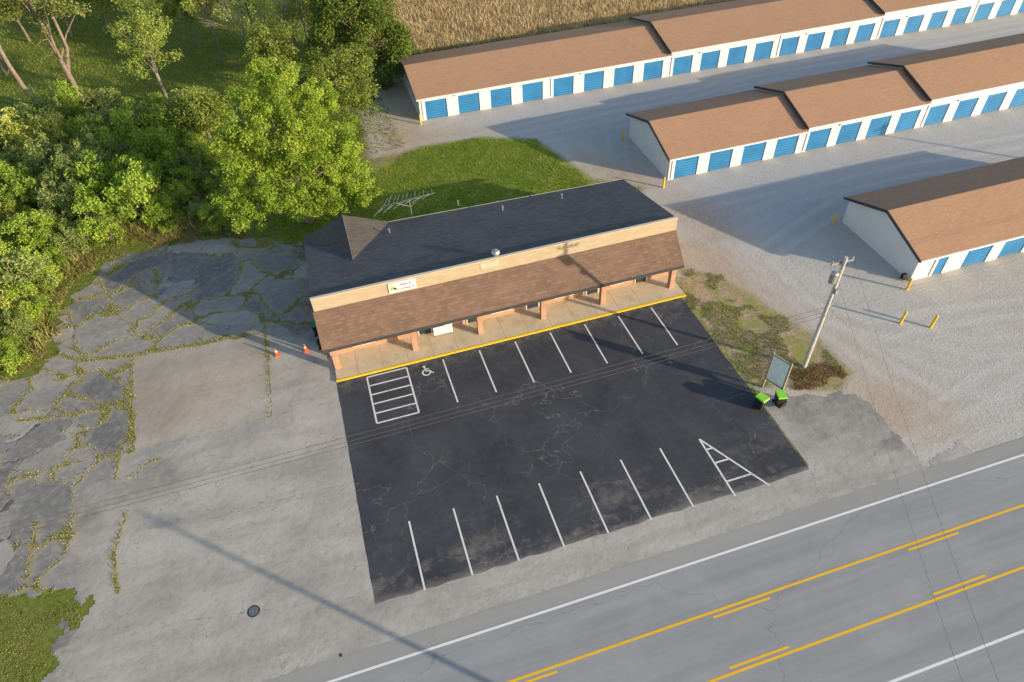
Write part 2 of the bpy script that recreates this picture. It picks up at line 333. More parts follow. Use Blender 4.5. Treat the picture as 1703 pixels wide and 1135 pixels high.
# ------------------------------------------------------------ old pavement with cracks
pave = PP([(168, 440), (215, 415), (290, 402), (420, 396), (500, 400)]) + [(-3.3, 48.5), (-3.3, 35.3), (LX0+.3, 35.3), (LX0+.3, LY0+.3), (LX1, LY0+.3)] + [(23.75, 23.5)] + \
    PP([(1255, 650), (1300, 660), (1400, 650), (1440, 655), (1530, 770)]) + [(34, 17.0), (260, 16.2), (260, 15.2), (-60, 15.2), (-60, 15.9)] + \
    PP([(60, 1150), (80, 1080), (140, 1002), (118, 984), (50, 1000), (0, 990)]) + [(-45, 23), (-45, 31)] + PP([(0, 632), (60, 615), (88, 588), (95, 515), (150, 470)])
st = .13
px_ = np.arange(-46, 34, st); py_ = np.arange(15.1, 58, st)
QX, QY = np.meshgrid(px_, py_); qx, qy = QX.ravel(), QY.ravel()
sdp = sdist(pave, qx, qy)+(fbm(qx, qy, .9)-.5)*1.8*np.clip((-5-qx)/2, 0, 1)+(fbm(qx, qy, 3.)-.5)*.9*np.clip((-8-qx)/2, 0, 1) + (fbm(qx, qy, 1.2)-.5)*1.2*(qx > 24.5)
wx = qx+(fbm(qx, qy, .3)-.5)*4.5+(fbm(qx, qy, 2.2, 3)-.5)*.6; wy = qy+(fbm(qx+50, qy+20, .3)-.5)*4.5+(fbm(qx+9, qy, 2.2, 3)-.5)*.6
brk = np.clip(np.maximum((qy-38.5)/4, np.maximum((-18-qx)/2.5, np.minimum((qy-29)/3, (-13.5-qx)/2))), 0, 1)
brk_w = brk.copy(); brk = np.maximum(brk, np.clip((qx-24.5)/1.5, 0, 1)*np.clip((qy-17)/1.5, 0, 1)*.8)
seeds = []
yy = 13.
while yy < 62:
    xx = -50.
    while xx < 36:
        broken = yy > 37 or xx < -16.5 or (yy > 28 and xx < -12) or xx > 23
        if broken or random.random() < .07: seeds.append((xx+random.uniform(-1.6, 1.6), yy+random.uniform(-1.3, 1.3), random.random()))
        xx += 3.5
    yy += 2.9
seeds = np.array(seeds); f1 = np.full(qx.shape, 1e9); f2 = np.full(qx.shape, 1e9); cid = np.zeros(qx.shape)
for sx, sy, sv in seeds:
    d = np.hypot(wx-sx, wy-sy); m1 = d < f1; f2 = np.where(m1, f1, np.minimum(f2, d)); cid = np.where(m1, sv, cid); f1 = np.where(m1, d, f1)
cr = (f2-f1)*.5+(1-brk)*.6
wd = brk_w*np.clip((fbm(qx, qy, .3)-.3)*3.4, 0, 1)
def segd(a, b):
    (x0, y0), (x1, y1) = a, b; ex, ey = x1-x0, y1-y0; t = np.clip(((qx-x0)*ex+(qy-y0)*ey)/(ex*ex+ey*ey), 0, 1)
    return np.hypot(qx-x0-t*ex, qy-y0-t*ey)+np.abs(fbm(qx, qy, 1.3)-.5)*.4
joints = [[(222, 592), (216, 660), (222, 750)], [(222, 592), (330, 572), (442, 552)], [(438, 520), (446, 600), (450, 692)], [(222, 750), (120, 770), (20, 800)],
          [(212, 850), (188, 920), (196, 985)], [(222, 592), (140, 600), (90, 590)], [(222, 662), (120, 690), (30, 700)], [(60, 870), (45, 960)]]
jd = np.full(qx.shape, 9.)
for j in joints:
    w_ = PP(j)
    for i in range(len(w_)-1): jd = np.minimum(jd, segd(w_[i], w_[i+1]))
# thin bare cracks wander across the smooth part
thinj = [[(225, 655), (335, 642), (447, 622)], [(222, 750), (330, 725), (450, 692), (560, 668)], [(240, 880), (330, 868), (430, 842), (590, 800)], [(150, 1050), (330, 1030), (620, 990)], [(410, 700), (425, 760), (400, 830)]]
td = np.full(qx.shape, 9.)
for j in thinj:
    w_ = PP(j)
    for i in range(len(w_)-1): td = np.minimum(td, segd(w_[i], w_[i+1]))
inrect = np.clip(sdist(PP([(222, 592), (442, 556), (450, 692), (222, 750)]), qx, qy)/.3, 0, 1)
rr_ = fbm(qx, qy, 1.1)
cr = np.where(inrect > .5, cr+.4, cr); wd = np.where(inrect > .9, 0, wd); cr = np.minimum(cr, jd*.7); wd = np.maximum(wd, np.clip(1.3-jd*2.2, 0, 1)*np.clip(fbm(qx, qy, .5)*2.2-.2, 0, 1))
ids = np.arange(len(qx)).reshape(QX.shape)
Q4 = np.stack([ids[:-1, :-1], ids[:-1, 1:], ids[1:, 1:], ids[1:, :-1]], -1).reshape(-1, 4)
Q4 = Q4[(sdp[Q4].min(axis=1) > 0)]
used = np.unique(Q4); rem = np.full(len(qx), -1); rem[used] = np.arange(len(used)); Q4 = rem[Q4]
def pavemat():
    s = N('old_pavement', .9, .15); p = s.pos(); x = s.sep(p)
    nB = s.noise(p, .25, 5, .6); nC = s.noise(p, 2.2, 5, .7); nD = s.noise(p, 22, 3, .7); nS = s.noise(s.mapv(p, (.2, 1, 1), rot=(0, 0, .3)), .9, 5, .6)
    c = s.ramp(nB, [(.32, (.34, .32, .285)), (.5, (.43, .405, .365)), (.68, (.50, .475, .43))])
    c = s.mix(s.mr(nS, .46, .66, 0, .5), c, (.29, .275, .25))
    old = s.mr(s.attr('old'), 0, 1)
    c = s.mix(s.mt('MULTIPLY', old, s.mr(s.attr('cell'), .1, .8, .25, 1.)), c, s.ramp(nC, [(.3, (.13, .13, .13)), (.7, (.22, .215, .21))]))
    c = s.mix(s.mr(nC, .52, .75, 0, .4), c, (.48, .45, .40))
    c = s.mix(s.mr(nC, .30, .46, .35, 0), c, (.2, .19, .18))
    c = s.mix(s.mr(nD, .5, .8, 0, .45), c, (.18, .175, .17))
    c = s.mix(s.mt('MULTIPLY', s.attr('rect'), .6), c, s.ramp(nB, [(.35, (.40, .32, .24)), (.65, (.48, .42, .36))]))
    crk = s.attr('cr'); wdv = s.attr('wd')
    sand = s.mt('MULTIPLY', s.mr(crk, .02, .5, 1, 0), s.mr(wdv, 0, .6, .0, .6)); c = s.mix(sand, c, (.45, .385, .28))
    c = s.mix(s.mr(s.attr('thin'), .02, .09, .55, 0), c, (.15, .14, .12))
    fine = s.vor(s.warp(p, .8, 2.2), .22); c = s.mix(s.mt('MULTIPLY', s.mr(fine, .0012, .0048, .5, 0), s.mr(nB, .42, .56)), c, (.12, .11, .10))
    c = s.mix(s.mr(crk, .015, .05, .75, 0), c, (.08, .07, .05))
    wid = s.mt('MULTIPLY', s.mt('MULTIPLY', wdv, s.mr(nC, .35, .65, .15, 1)), .26)
    wm = s.mr(s.mt('SUBTRACT', wid, crk), 0, .05)
    c = s.mix(wm, c, s.ramp(nD, [(.3, (.10, .11, .03)), (.5, (.25, .24, .07)), (.7, (.46, .38, .19))]))
    s.col(c); s.bump(s.mt('ADD', nC, s.mr(crk, 0, .08, 0, 1.2)), .55, .05); return s.m
pv = rawmesh('pavement', np.stack([qx, qy, 0*qx], 1)[used], Q4, pavemat(), attrs={'cr': cr[used], 'wd': wd[used], 'cell': cid[used], 'rect': inrect[used], 'thin': td[used], 'old': np.clip(brk+(rr_-.5)*.6*(brk > .02), 0, 1)[used]})
struct(pv, 'old cracked grey pavement with weeds in its joints beside and before the sealed parking lot', 'pavement')
msk = (sdp > .1) & (cr < .16*wd+.01) & (wd > .25); ci = np.where(msk)[0]
ci = rng.choice(ci, min(len(ci)*3, 20000)); C = np.stack([qx[ci]+rng.normal(0, .07, len(ci)), qy[ci]+rng.normal(0, .07, len(ci)), np.zeros(len(ci))], 1)
V, Fc, va = blades(C, rng.uniform(.04, .16, len(ci)), rng.uniform(.012, .035, len(ci)), rng.random(len(ci)), .5)
tag(rawmesh('crack_weeds', V, Fc, 'weedb', attrs={'v': va}, k=3), 'weeds and short grass growing out of the pavement cracks', 'weeds', None, 'stuff')

# ------------------------------------------------------------ sheets
def sheet(name, pts, z, mat, label, cat):
    b = MB(); b.add([(x, y, z) for x, y in pts], [tuple(range(len(pts)))]); o = b.build(name, mat)
    return struct(o, label, cat)
def roadmat():
    s = N('road_asphalt', .85, .2); p = s.pos(); x = s.sep(p)
    n1 = s.noise(s.mapv(p, (.05, .9, 1)), 1, 5, .6); n2 = s.noise(p, .4, 5); n3 = s.noise(p, 25, 3, .7)
    c = s.ramp(n1, [(.3, (.26, .268, .275)), (.7, (.355, .362, .37))])
    c = s.mix(s.mr(n2, .5, .7, 0, .4), c, (.40, .395, .39)); c = s.mix(s.mr(n3, .45, .8, 0, .5), c, (.17, .17, .175))
    v = s.vor(s.warp(s.mapv(p, (.55, 1, 1)), .9, 1.6), .12); c = s.mix(s.mr(v, .0008, .003, .4, 0), c, (.12, .12, .12))
    sh = s.mr(x[1], 14.9, 15.3); c = s.mix(s.mt('MULTIPLY', sh, .6), c, (.35, .335, .305))
    s.col(c); s.bump(n3, .3, .01); return s.m
sheet('road', [(-2500, -4), (2500, -4), (2500, 16.0), (-2500, 16.0)], .004, roadmat(), 'grey highway asphalt with a centre turning lane along the property front', 'road')
def lotmat():
    s = N('sealed_asphalt', .85, .2); p = s.pos(); x = s.sep(p)
    n1 = s.noise(p, .3, 5, .6, .6); n2 = s.noise(p, 1.6, 5, .65); n3 = s.noise(p, 30, 3, .7); n4 = s.noise(s.mapv(p, (.3, 1, 1)), .7, 4)
    c = s.ramp(n1, [(.3, (.040, .043, .053)), (.7, (.068, .072, .084))])
    c = s.mix(s.mr(n2, .5, .7, 0, .4), c, (.085, .087, .097)); c = s.mix(s.mr(n3, .5, .8, 0, .45), c, (.12, .12, .125))
    near = s.mr(x[1], 18.3, 22.6, 1, 0); stn = s.mt('MULTIPLY', s.mr(s.mt('ADD', s.mt('MULTIPLY', n4, .6), s.mt('MULTIPLY', n2, .4)), .5, .64), near)
    c = s.mix(s.mt('MULTIPLY', stn, .65), c, s.ramp(n3, [(.35, (.2, .175, .145)), (.65, (.36, .32, .265))]))
    ed = s.mr(s.mt('ADD', x[1], s.mt('MULTIPLY', n2, 1.4)), 18.7, 19.3, .5, 0); c = s.mix(ed, c, (.32, .295, .26))
    dust = s.mt('MULTIPLY', s.mr(x[1], 33.8, 35.3), s.mr(n2, .4, .65, 0, .4)); c = s.mix(dust, c, (.28, .25, .2))
    v = s.vor(s.warp(p, .55, 3.2), .2); lim = s.mr(s.noise(p, .15, 2), .36, .5)
    c = s.mix(s.mt('MULTIPLY', s.mr(v, .001, .0038, .5, 0), lim), c, (.32, .3, .26))
    v2 = s.vor(s.warp(p, 1.0, 1.6), .55); c = s.mix(s.mt('MULTIPLY', s.mr(v2, .002, .007, .28, 0), s.mr(n1, .5, .6)), c, (.3, .28, .24))
    s.col(c); s.bump(n3, .3, .01); return s.m
lp = []
for i in range(41): lp.append((LX0+(LX1-LX0)*i/40, LY0+random.uniform(-.07, .07)))
lp += [(LX1+random.uniform(-.05, .05), LY0+(LY1-LY0)*i/20) for i in range(1, 20)] + [(LX1, 35.34), (LX0, 35.34)] + [(LX0+random.uniform(-.03, .03), LY1-(LY1-LY0)*i/20) for i in range(1, 20)]
sheet('parking_lot', lp, .006, lotmat(), 'freshly sealed black asphalt parking lot in front of the building', 'parking lot')
def paintmat(name, c, under, wear=.6):
    s = N(name, .7, .2); p = s.pos(); n = s.noise(p, 9, 4, .7); n2 = s.noise(p, .8, 3)
    f = s.mr(s.mt('ADD', s.mt('MULTIPLY', n, .65), s.mt('MULTIPLY', n2, .35)), wear, wear+.12); s.col(s.mix(f, c, under)); return s.m
M['lotpaint'] = paintmat('white_lot_paint', (.72, .71, .69), (.25, .25, .25), .54)
M['roadwhite'] = paintmat('white_road_paint', (.76, .75, .73), (.35, .35, .35), .58)
M['roadyellow'] = paintmat('yellow_road_paint', (.85, .48, .03), (.4, .3, .12), .57)
def quadline(b, x0, y0, x1, y1, w, z):
    a = Vector((x0, y0, 0)); c = Vector((x1, y1, 0)); d = (c-a).normalized(); q = Vector((-d.y, d.x, 0))*w/2
    pts = [a-q, c-q, c+q, a+q]; b.add([(v.x, v.y, z) for v in pts], [(0, 1, 2, 3)]); return b
def mark(name, segs, w, z, mat, label, group=None):
    b = MB()
    for i, sg in enumerate(segs): quadline(b, *sg, w, z+.0015*i)
    o = b.build(name, mat); struct(o, label, 'painted marking')
    if group: o['group'] = group
    return o
for i in range(7):
    X = (.1175+.0763*i)*H; mark('parking_line', [(X, 30.66, X-.05, 35.0)], .11, .011, 'lotpaint', 'white stall line painted on the black lot along the storefront walk', 'stall lines by the storefront')
for i in range(7):
    X = (-.0208+.07504*i)*H; mark('parking_line', [(X, 18.15, X, 22.65)], .11, .011, 'lotpaint', 'white stall line painted on the black lot along the road side', 'stall lines by the road')
hx0, hx1, hy0, hy1 = -.0373*H, .0423*H, .84*H, .9605*H
mark('hatched_aisle', [(hx0, hy0, hx0, hy1), (hx1, hy0, hx1, hy1)]+[(hx0, hy0+(hy1-hy0)*i/5, hx1, hy0+(hy1-hy0)*i/5) for i in range(6)], .12, .011, 'lotpaint', 'white ladder hatched access aisle painted beside the wheelchair stall')
tx, ty0, ty1 = .504*H, 18.0, 22.5; tx2 = .568*H
mark('hatched_triangle', [(tx, ty0, tx, ty1), (tx2, ty0, tx, ty1)]+[(tx, ty0+(ty1-ty0)*q, tx+(tx2-tx)*(1-q), ty0+(ty1-ty0)*q) for q in (.24, .56, .8)], .12, .011, 'lotpaint', 'white triangular hatched corner marking on the black lot')
b = MB(); c0 = Vector((2.82, 34.25, .011)); sc = .66
def arc(cx, cy, r, a0, a1, w, z, n=16):
    for i in range(n):
        t0 = a0+(a1-a0)*i/n; t1 = a0+(a1-a0)*(i+1)/n; vs = []
        for t, rr in ((t0, r-w/2), (t1, r-w/2), (t1, r+w/2), (t0, r+w/2)): vs.append((cx+rr*math.cos(t), cy+rr*math.sin(t), z))
        b.add(vs, [(0, 1, 2, 3)])
arc(c0.x, c0.y-.2*sc, .42*sc, math.radians(110), math.radians(395), .11, .011)
arc(c0.x-.05, c0.y+.72*sc, .07*sc, 0, 2*PI, .13, .011)
for a_ in [(-.05, .55, 0, .0), (-.02, .0, .42, -.02), (.4, .0, .62, -.48), (0, .3, .36, .27), (.58, -.47, .8, -.4)]:
    quadline(b, c0.x+a_[0]*sc, c0.y+a_[1]*sc, c0.x+a_[2]*sc, c0.y+a_[3]*sc, .1, .0125)
struct(b.build('wheelchair_symbol', 'lotpaint'), 'white wheelchair symbol painted on the black lot', 'painted marking')
mark('road_edge_line', [(-300, 14.93, 300, 14.93)], .14, .009, 'roadwhite', 'long white edge line of the road nearest the parking lot')
mark('road_edge_line', [(-300, 6.26, 300, 6.26)], .14, .009, 'roadwhite', 'long white edge line on the far side of the road in the bottom right corner')
mark('road_centre_line', [(-300, 12.1, 300, 12.1)], .14, .009, 'roadyellow', 'solid yellow line of the turning lane nearer the parking lot')
mark('road_centre_line', [(-300, 9.02, 300, 9.02)], .14, .009, 'roadyellow', 'solid yellow line of the turning lane farther from the parking lot')
for k in range(-4, 8):
    x = 13.5+12.19*k; mark('road_dash', [(x, 11.83, x+3.4, 11.83)], .13, .009, 'roadyellow', 'short yellow dash beside the solid line nearer the parking lot', 'yellow dashes nearer the lot')
    mark('road_dash', [(x-.5, 9.29, x+2.9, 9.29)], .13, .009, 'roadyellow', 'short yellow dash beside the solid line farther from the parking lot', 'yellow dashes farther from the lot')
def concmat():
    s = N('stained_concrete', .85, .2); p = s.pos(); x = s.sep(p); n = s.noise(p, .7, 5); n2 = s.noise(p, 8, 4)
    c = s.ramp(n, [(.3, (.52, .41, .27)), (.55, (.62, .53, .39)), (.75, (.48, .34, .20))]); c = s.mix(s.mr(n2, .5, .8, 0, .3), c, (.32, .26, .2))
    j = s.mt('ABSOLUTE', s.mt('SUBTRACT', s.mt('FRACT', s.mt('DIVIDE', x[0], 1.85)), .5)); c = s.mix(s.mr(j, .485, .495, 0, .6), c, (.2, .16, .12)); s.col(c); return s.m
M['conc'] = concmat()
struct(MB().box(-3.45, 24.05, 35.47, 38.0, -.01, .13).build('sidewalk', 'conc'), 'stained tan concrete walk under the porch roof', 'sidewalk')
struct(MB().box(-3.5, 24.1, 35.31, 35.468, -.01, .135).build('kerb', 'yellow'), 'yellow painted kerb edge between the walk and the black lot', 'kerb')

# ------------------------------------------------------------ main building
bx0, bx1 = -3.75, 24.0; fy = 38.2
mb = thing('commercial_building', (10, 43, 0), 'single storey brick storefront with dark shingled roof and brown porch roof', 'building')
def yb(x): return 49.0-(x-bx0)/(bx1-bx0)*1.1
x0w, x1w = bx0+.15, bx1-.15
b = MB(); b.box(x0w, x1w, 38.0, 38.25, -.01, 4.05)
b.build('front_wall', 'brick', mb)
for xa, xb in ((x0w, x0w+.22), (x1w-.22, x1w)):
    b = MB(); y_ = yb(xa)-.35; b.hexa([(xa, 38.26, -.01), (xb, 38.26, -.01), (xb, y_, -.01), (xa, y_, -.01)], [(xa, 38.26, 5.35), (xb, 38.26, 5.35), (xb, y_, 3.1), (xa, y_, 3.1)])
    b.build('side_wall', 'brick', mb)
b = MB(); b.hexa([(x0w+.23, yb(bx0)-.55, -.01), (x1w-.23, yb(bx1)-.55, -.01), (x1w-.23, yb(bx1)-.35, -.01), (x0w+.23, yb(bx0)-.35, -.01)], [(x0w+.23, yb(bx0)-.55, 3.1), (x1w-.23, yb(bx1)-.55, 3.1), (x1w-.23, yb(bx1)-.35, 3.1), (x0w+.23, yb(bx0)-.35, 3.1)])
b.build('back_wall', 'brick', mb)
def slab(b, top, th):
    top = [Vector(t) for t in top]; bot = [t-Vector((0, 0, th)) for t in top]; b.hexa(bot, top); return b
zt, zb = 5.52, 3.32
rf = slab(MB(), [(bx0, fy+.12, zt), (bx1, fy+.12, zt), (bx1, yb(bx1), zb), (bx0, yb(bx0), zb)], .16).build('roof', 'roof_dark', mb)
def zr(y): return zt-(zt-zb)*(y-fy-.12)/(48.5-fy)
gx0, gx1, gxm, gz = bx0, 3.3, -.35, 4.75
yv = 43.0
b = MB(); yB = 48.95
b.add([(gxm, yv, zr(yv)+.02), (gxm, yB, gz), (gx0, yb(gx0)+.03, zb-.02), (gx1, yb(gx1)+.03, zb-.02)], [(0, 1, 2), (0, 3, 1), (1, 3, 2)])
b.build('cross_gable_roof', 'roof_gable_lit', mb)
b = MB(); b.tube((gxm, yv, zr(yv)+.04), (gxm, yB, gz+.02), .05); b.build('ridge_cap', 'roof_dark', rf)
b = MB(); b.hexa([(bx0, yb(bx0)+.01, zb-.22), (bx1, yb(bx1)+.01, zb-.22), (bx1, yb(bx1)+.06, zb-.22), (bx0, yb(bx0)+.06, zb-.22)], [(bx0, yb(bx0)+.01, zb+.01), (bx1, yb(bx1)+.01, zb+.01), (bx1, yb(bx1)+.06, zb+.01), (bx0, yb(bx0)+.06, zb+.01)])
b.build('rear_gutter', 'tanl', mb)
b = MB(); b.box(bx0, bx1, fy-.06, fy+.1, 4.45, 5.6); fs = b.build('fascia', 'tan', mb)
MB().box(bx0-.02, bx1+.02, fy-.09, fy+.14, 5.602, 5.65).build('fascia_cap', 'tanl', fs)
MB().box(8.35, 9.75, fy-.085, fy-.062, 4.95, 5.45).build('faded_sign_patch', 'tanp', fs)
ey, ez = 36.15, 2.55
b = MB(); slab(b, [(bx0-.1, ey, ez), (bx1, ey, ez), (bx1, fy-.065, 4.5), (bx0-.1, fy-.065, 4.5)], .14)
pr = b.build('porch_roof', 'roof_porch', mb)
MB().box(bx0-.1, bx1, ey-.04, ey-.003, ez-.26, ez-.0).build('gutter', 'trimdark', pr)
MB().box(bx0+.1, bx1-.1, ey+.02, 37.98, ez-.2, ez-.16).build('soffit', 'white', mb)
MB().box(bx0+.15, bx1-.15, 36.5, 36.85, 2.2, 2.34).build('porch_beam', 'white', mb)
for xx in (bx0-.095, bx1-.02):
    MB().prism([(xx, ey+.2, ez-.16), (xx, fy-.08, ez-.16), (xx, fy-.08, 4.33), (xx, ey+.2, ez+.02)], (.015, 0, 0)).build('porch_end_panel', 'tan', mb)
for X in (-3.2, 2.56, 7.59, 12.6, 17.5, 23.4):
    MB().box(X-.2, X+.2, 36.45, 36.85, .13, 2.2).build('column', 'brick', mb)
def window(x, w, z0, z1, name='window'):
    f = MB(); y1 = 37.998; y0 = 37.95; t = .06
    f.box(x-w/2, x-w/2+t, y0, y1, z0, z1).box(x+w/2-t, x+w/2, y0, y1, z0, z1).box(x-w/2+t, x+w/2-t, y0, y1, z0, z0+t).box(x-w/2+t, x+w/2-t, y0, y1, z1-t, z1).box(x-.025, x+.025, y0, y1, z0+t, z1-t)
    o = f.build(name, 'white', mb); MB().box(x-w/2+t, x+w/2-t, 37.975, 37.992, z0+t, z1-t).build('pane', 'glass', o)
def door(x, w=.95):
    f = MB(); t = .07; f.box(x-w/2-t, x-w/2, 37.93, 37.998, .13, 2.2).box(x+w/2, x+w/2+t, 37.93, 37.998, .13, 2.2).box(x-w/2, x+w/2, 37.93, 37.998, 2.1, 2.2)
    o = f.build('door_frame', 'white', mb); MB().box(x-w/2+.01, x+w/2-.01, 37.96, 37.99, .15, 2.09).build('door', 'glass', o); MB().box(x+w/2-.12, x+w/2-.09, 37.9, 37.958, .9, 1.3).build('handle', 'steel', o)
for X in (-1.0, 5.9, 9.7, 14.9, 19.6): window(X, 1.7, .5, 1.9)
for X in (3.6, 7.4, 12.2, 17.2, 21.4): door(X)
def onroof(px, py):
    z = 4.4
    for _ in range(8): q = P(px, py, z); z = zr(q.y)
    return P(px, py, z)
for a_ in ((934, 330), (836, 350), (648, 388), (762, 341)):
    q = onroof(*a_); MB().tube(q-Vector((0, 0, .05)), q+Vector((0, 0, .35)), .06, n=10).tube(q+Vector((0, 0, .35)), q+Vector((0, 0, .42)), .1, n=10).build('vent_pipe', 'steel', rf)
q = P(827, 424, 5.9); MB().lathe((q.x, fy+.45, 5.4), [(.14, 0), (.14, .2), (.3, .25), (.33, .38), (.22, .52), (.03, .56)]).build('turbine_vent', 'steel', rf)
sx0, sx1 = 1.6, 3.56; sy = fy-.11
sgn = thing('wall_sign', (2.6, sy, 4.55), 'white wall sign with yellow and black logo and dark lettering on the tan fascia', 'sign')
MB().box(sx0, sx1, sy-.03, sy+.04, 4.66, 5.5).build('board', plain('white_sign', (.74, .74, .72), .5, .03), sgn)
def disc(b, x, z, r, y, n=14, sx=1.): b.add([(x+sx*r*math.cos(2*PI*i/n), y, z+r*math.sin(2*PI*i/n)) for i in range(n)], [tuple(range(n))])
for i, (dx, dz, r, c, nm) in enumerate(((-.02, .03, .17, (.8, .5, .02), 'yellow'), (.1, -.08, .10, (.02, .02, .02), 'black'), (-.13, -.1, .07, (.04, .25, .08), 'green'))):
    q = MB(); disc(q, sx0+.32+dx, 5.08+dz, r, sy-.034-.002*i, sx=1.15); q.build('logo', plain('logo_'+nm, c), sgn)
def text(body, size, loc, mat, parent, rot=(PI/2, 0, 0), align='CENTER', name='lettering'):
    cu = bpy.data.curves.new('t', 'FONT'); cu.body = body; cu.size = size; cu.align_x = align; cu.extrude = .003; cu.offset = .004
    to = bpy.data.objects.new('t', cu); COL.objects.link(to); bpy.context.view_layer.update()
    me = bpy.data.meshes.new_from_object(to.evaluated_get(bpy.context.evaluated_depsgraph_get())); bpy.data.objects.remove(to)
    me.materials.clear(); me.materials.append(M[mat]); o = bpy.data.objects.new(name, me); COL.objects.link(o)
    o.parent = parent; o.location = Vector(loc)-Vector(ORG[parent.name]); o.rotation_euler = rot; return o
text('Abacus', .31, (2.83, sy-.036, 5.17), 'ink', sgn); text('Accounting, Inc', .225, (2.79, sy-.036, 4.83), 'ink', sgn)
# low white notice board on the walk
bq = P(735, 545, .4); x, y = bq.x, 37.35
bc = thing('notice_board', (x, y, .13), 'small blank white board on short legs on the walk by the storefront wall', 'sign')
MB().hexa([(x-.72, y-.03, .3), (x+.72, y-.03, .3), (x+.72, y+.01, .3), (x-.72, y+.01, .3)], [(x-.72, y+.17, .88), (x+.72, y+.17, .88), (x+.72, y+.21, .88), (x-.72, y+.21, .88)]).build('panel', 'white', bc)
for dx in (-.6, .6): MB().hexa([(x+dx-.02, y-.1, .13), (x+dx+.02, y-.1, .13), (x+dx+.02, y-.06, .13), (x+dx-.02, y-.06, .13)], [(x+dx-.02, y-.03, .298), (x+dx+.02, y-.03, .298), (x+dx+.02, y+.01, .298), (x+dx-.02, y+.01, .298)]).build('leg', 'steel', bc)
# antenna
an = thing('television_antenna', (5.3, 49.6, 0), 'skeletal television antenna on a mast behind the dark roof', 'antenna')
MB().tube((5.3, 49.6, 0), (5.3, 49.6, 4.6), .035).build('mast', 'steel', an)
bd = Vector((.95, -.12, .14)).normalized(); ed = Vector((.62, .76, .1)).normalized(); uz = Vector((0, 0, 1))
c_ = Vector((5.3, 49.6, 4.5)); b = MB().tube(c_-bd*2.3, c_+bd*2.2, .03)
b.build('boom', 'steel', an)
MB().tube(c_-bd*1.2, c_-uz*.7, .018, n=5).tube(c_+bd*1.2, c_-uz*.7, .018, n=5).build('brace', 'steel', an)
b = MB()
for i in range(12):
    t = -2.2+i*.38; ln = 1.25-.07*i; k = .18 if i % 2 else -.02
    b.tube(c_+bd*t, c_+bd*(t-.25)+ed*ln+uz*k, .016, n=5).tube(c_+bd*t, c_+bd*(t-.25)-ed*ln+uz*k, .016, n=5)
b.build('elements', 'steel', an)

# ------------------------------------------------------------ storage buildings
def storage(segs, yf, yr, yk, eave, ridge, doors, label):
    X0 = segs[0][0]; root = thing('storage_building', (X0, yf, 0), label, 'storage building', 'rows of storage units')
    dm = MB().box(-1.225, 1.225, 0, .05, .02, 2.1)
    for i in range(7): dm.box(-1.2, 1.2, -.02, -.001, .1+i*.285, .31+i*.285)
    proto = None
    for si, (x0, x1, rz) in enumerate(segs):
        e, r = eave+rz, ridge+rz; s = (r-e)/(yr-yf); s2 = (r-e)/(yk-yr)
        ov = .35; prof = [(yf-ov, e-s*ov), (yr, r), (yk+ov, e-s2*ov), (yk+ov, e-s2*ov-.12), (yr, r-.12), (yf-ov, e-s*ov-.12)]
        xa = x0-(.3 if si == 0 else .12); rfo = MB().prism([(xa, a, z) for a, z in prof], (x1-xa-.004, 0, 0)).build('roof', 'roof_tan', root)
        tp = [(yf-ov-.03, e-s*ov+.035), (yr, r+.05), (yk+ov+.03, e-s2*ov+.035), (yk+ov+.03, e-s2*ov-.18), (yr, r-.2), (yf-ov-.03, e-s*ov-.18)]
        MB().prism([(xa-.1, a, z) for a, z in tp], (.098, 0, 0)).build('rake_trim', 'trimdark', rfo)
        MB().box(xa, x1-.01, yf-ov-.1, yf-ov-.005, e-s*ov-.16, e-s*ov-.02).build('gutter', 'white', rfo)
        MB().prism([(x0, yf+.001, -.01), (x0, yk, -.01), (x0, yk, e-.13), (x0, yr, r-.13), (x0, yf+.001, e-.13)], (.15, 0, 0)).build('end_wall', 'white', root)
        MB().box(x0+.15, x1-.002, yk-.15, yk-.001, -.01, e-.13).build('back_wall', 'white', root)
        ds = doors[si]; fw = MB(); cur = x0+.15
        for (dx, dw, dh) in ds:
            fw.box(cur, dx-dw/2, yf, yf+.16, -.01, 2.12); cur = dx+dw/2
            if dh < 2.12: fw.box(dx-dw/2, dx+dw/2, yf, yf+.16, dh, 2.12)
        fw.box(cur, x1-.002, yf, yf+.16, -.01, 2.12); fw.box(x0+.15, x1-.002, yf, yf+.16, 2.12, e-.12)
        fw.build('front_wall', 'white', root)
        for (dx, dw, dh) in ds:
            if dw > 1.5:
                if proto is None:
                    proto = MB(); proto.v = [(v[0]+dx, v[1]+yf+.09, v[2]) for v in dm.v]; proto.f = dm.f; proto = proto.build('garage_door', 'blue', root); pdx = dx
                else:
                    o = proto.copy(); COL.objects.link(o); o.parent = root; o.location = (dx-pdx, 0, 0)
            else:
                MB().box(dx-dw/2, dx+dw/2, yf+.06, yf+.1, .02, dh-.01).build('door', 'blue', root)
        for i in range(0, len(ds), 4):
            dx = ds[i][0]-ds[i][1]/2-.3
            MB().box(dx-.05, dx+.05, yf-.09, yf-.003, .1, e-.2).build('downspout', 'white', root)
            MB().box(dx+3.5, dx+3.62, yf-.1, yf-.003, 2.2, 2.32).build('wall_lamp', 'trimdark', root)
    return root
def dl(x0, n, sp, first=None): return [(x0+sp*(i+.5), 2.45, 2.12) for i in range(n)]
storage([(10.4, 40.5, 0), (40.5, 69.4, .35), (69.4, 99, .7)], 71.5, 77.0, 82.5, 2.75, 4.1, [dl(10.4, 8, 3.74), dl(40.5, 8, 3.6), dl(69.4, 8, 3.6)],
        'rearmost white storage row with blue doors and tan roof, against the dry field')
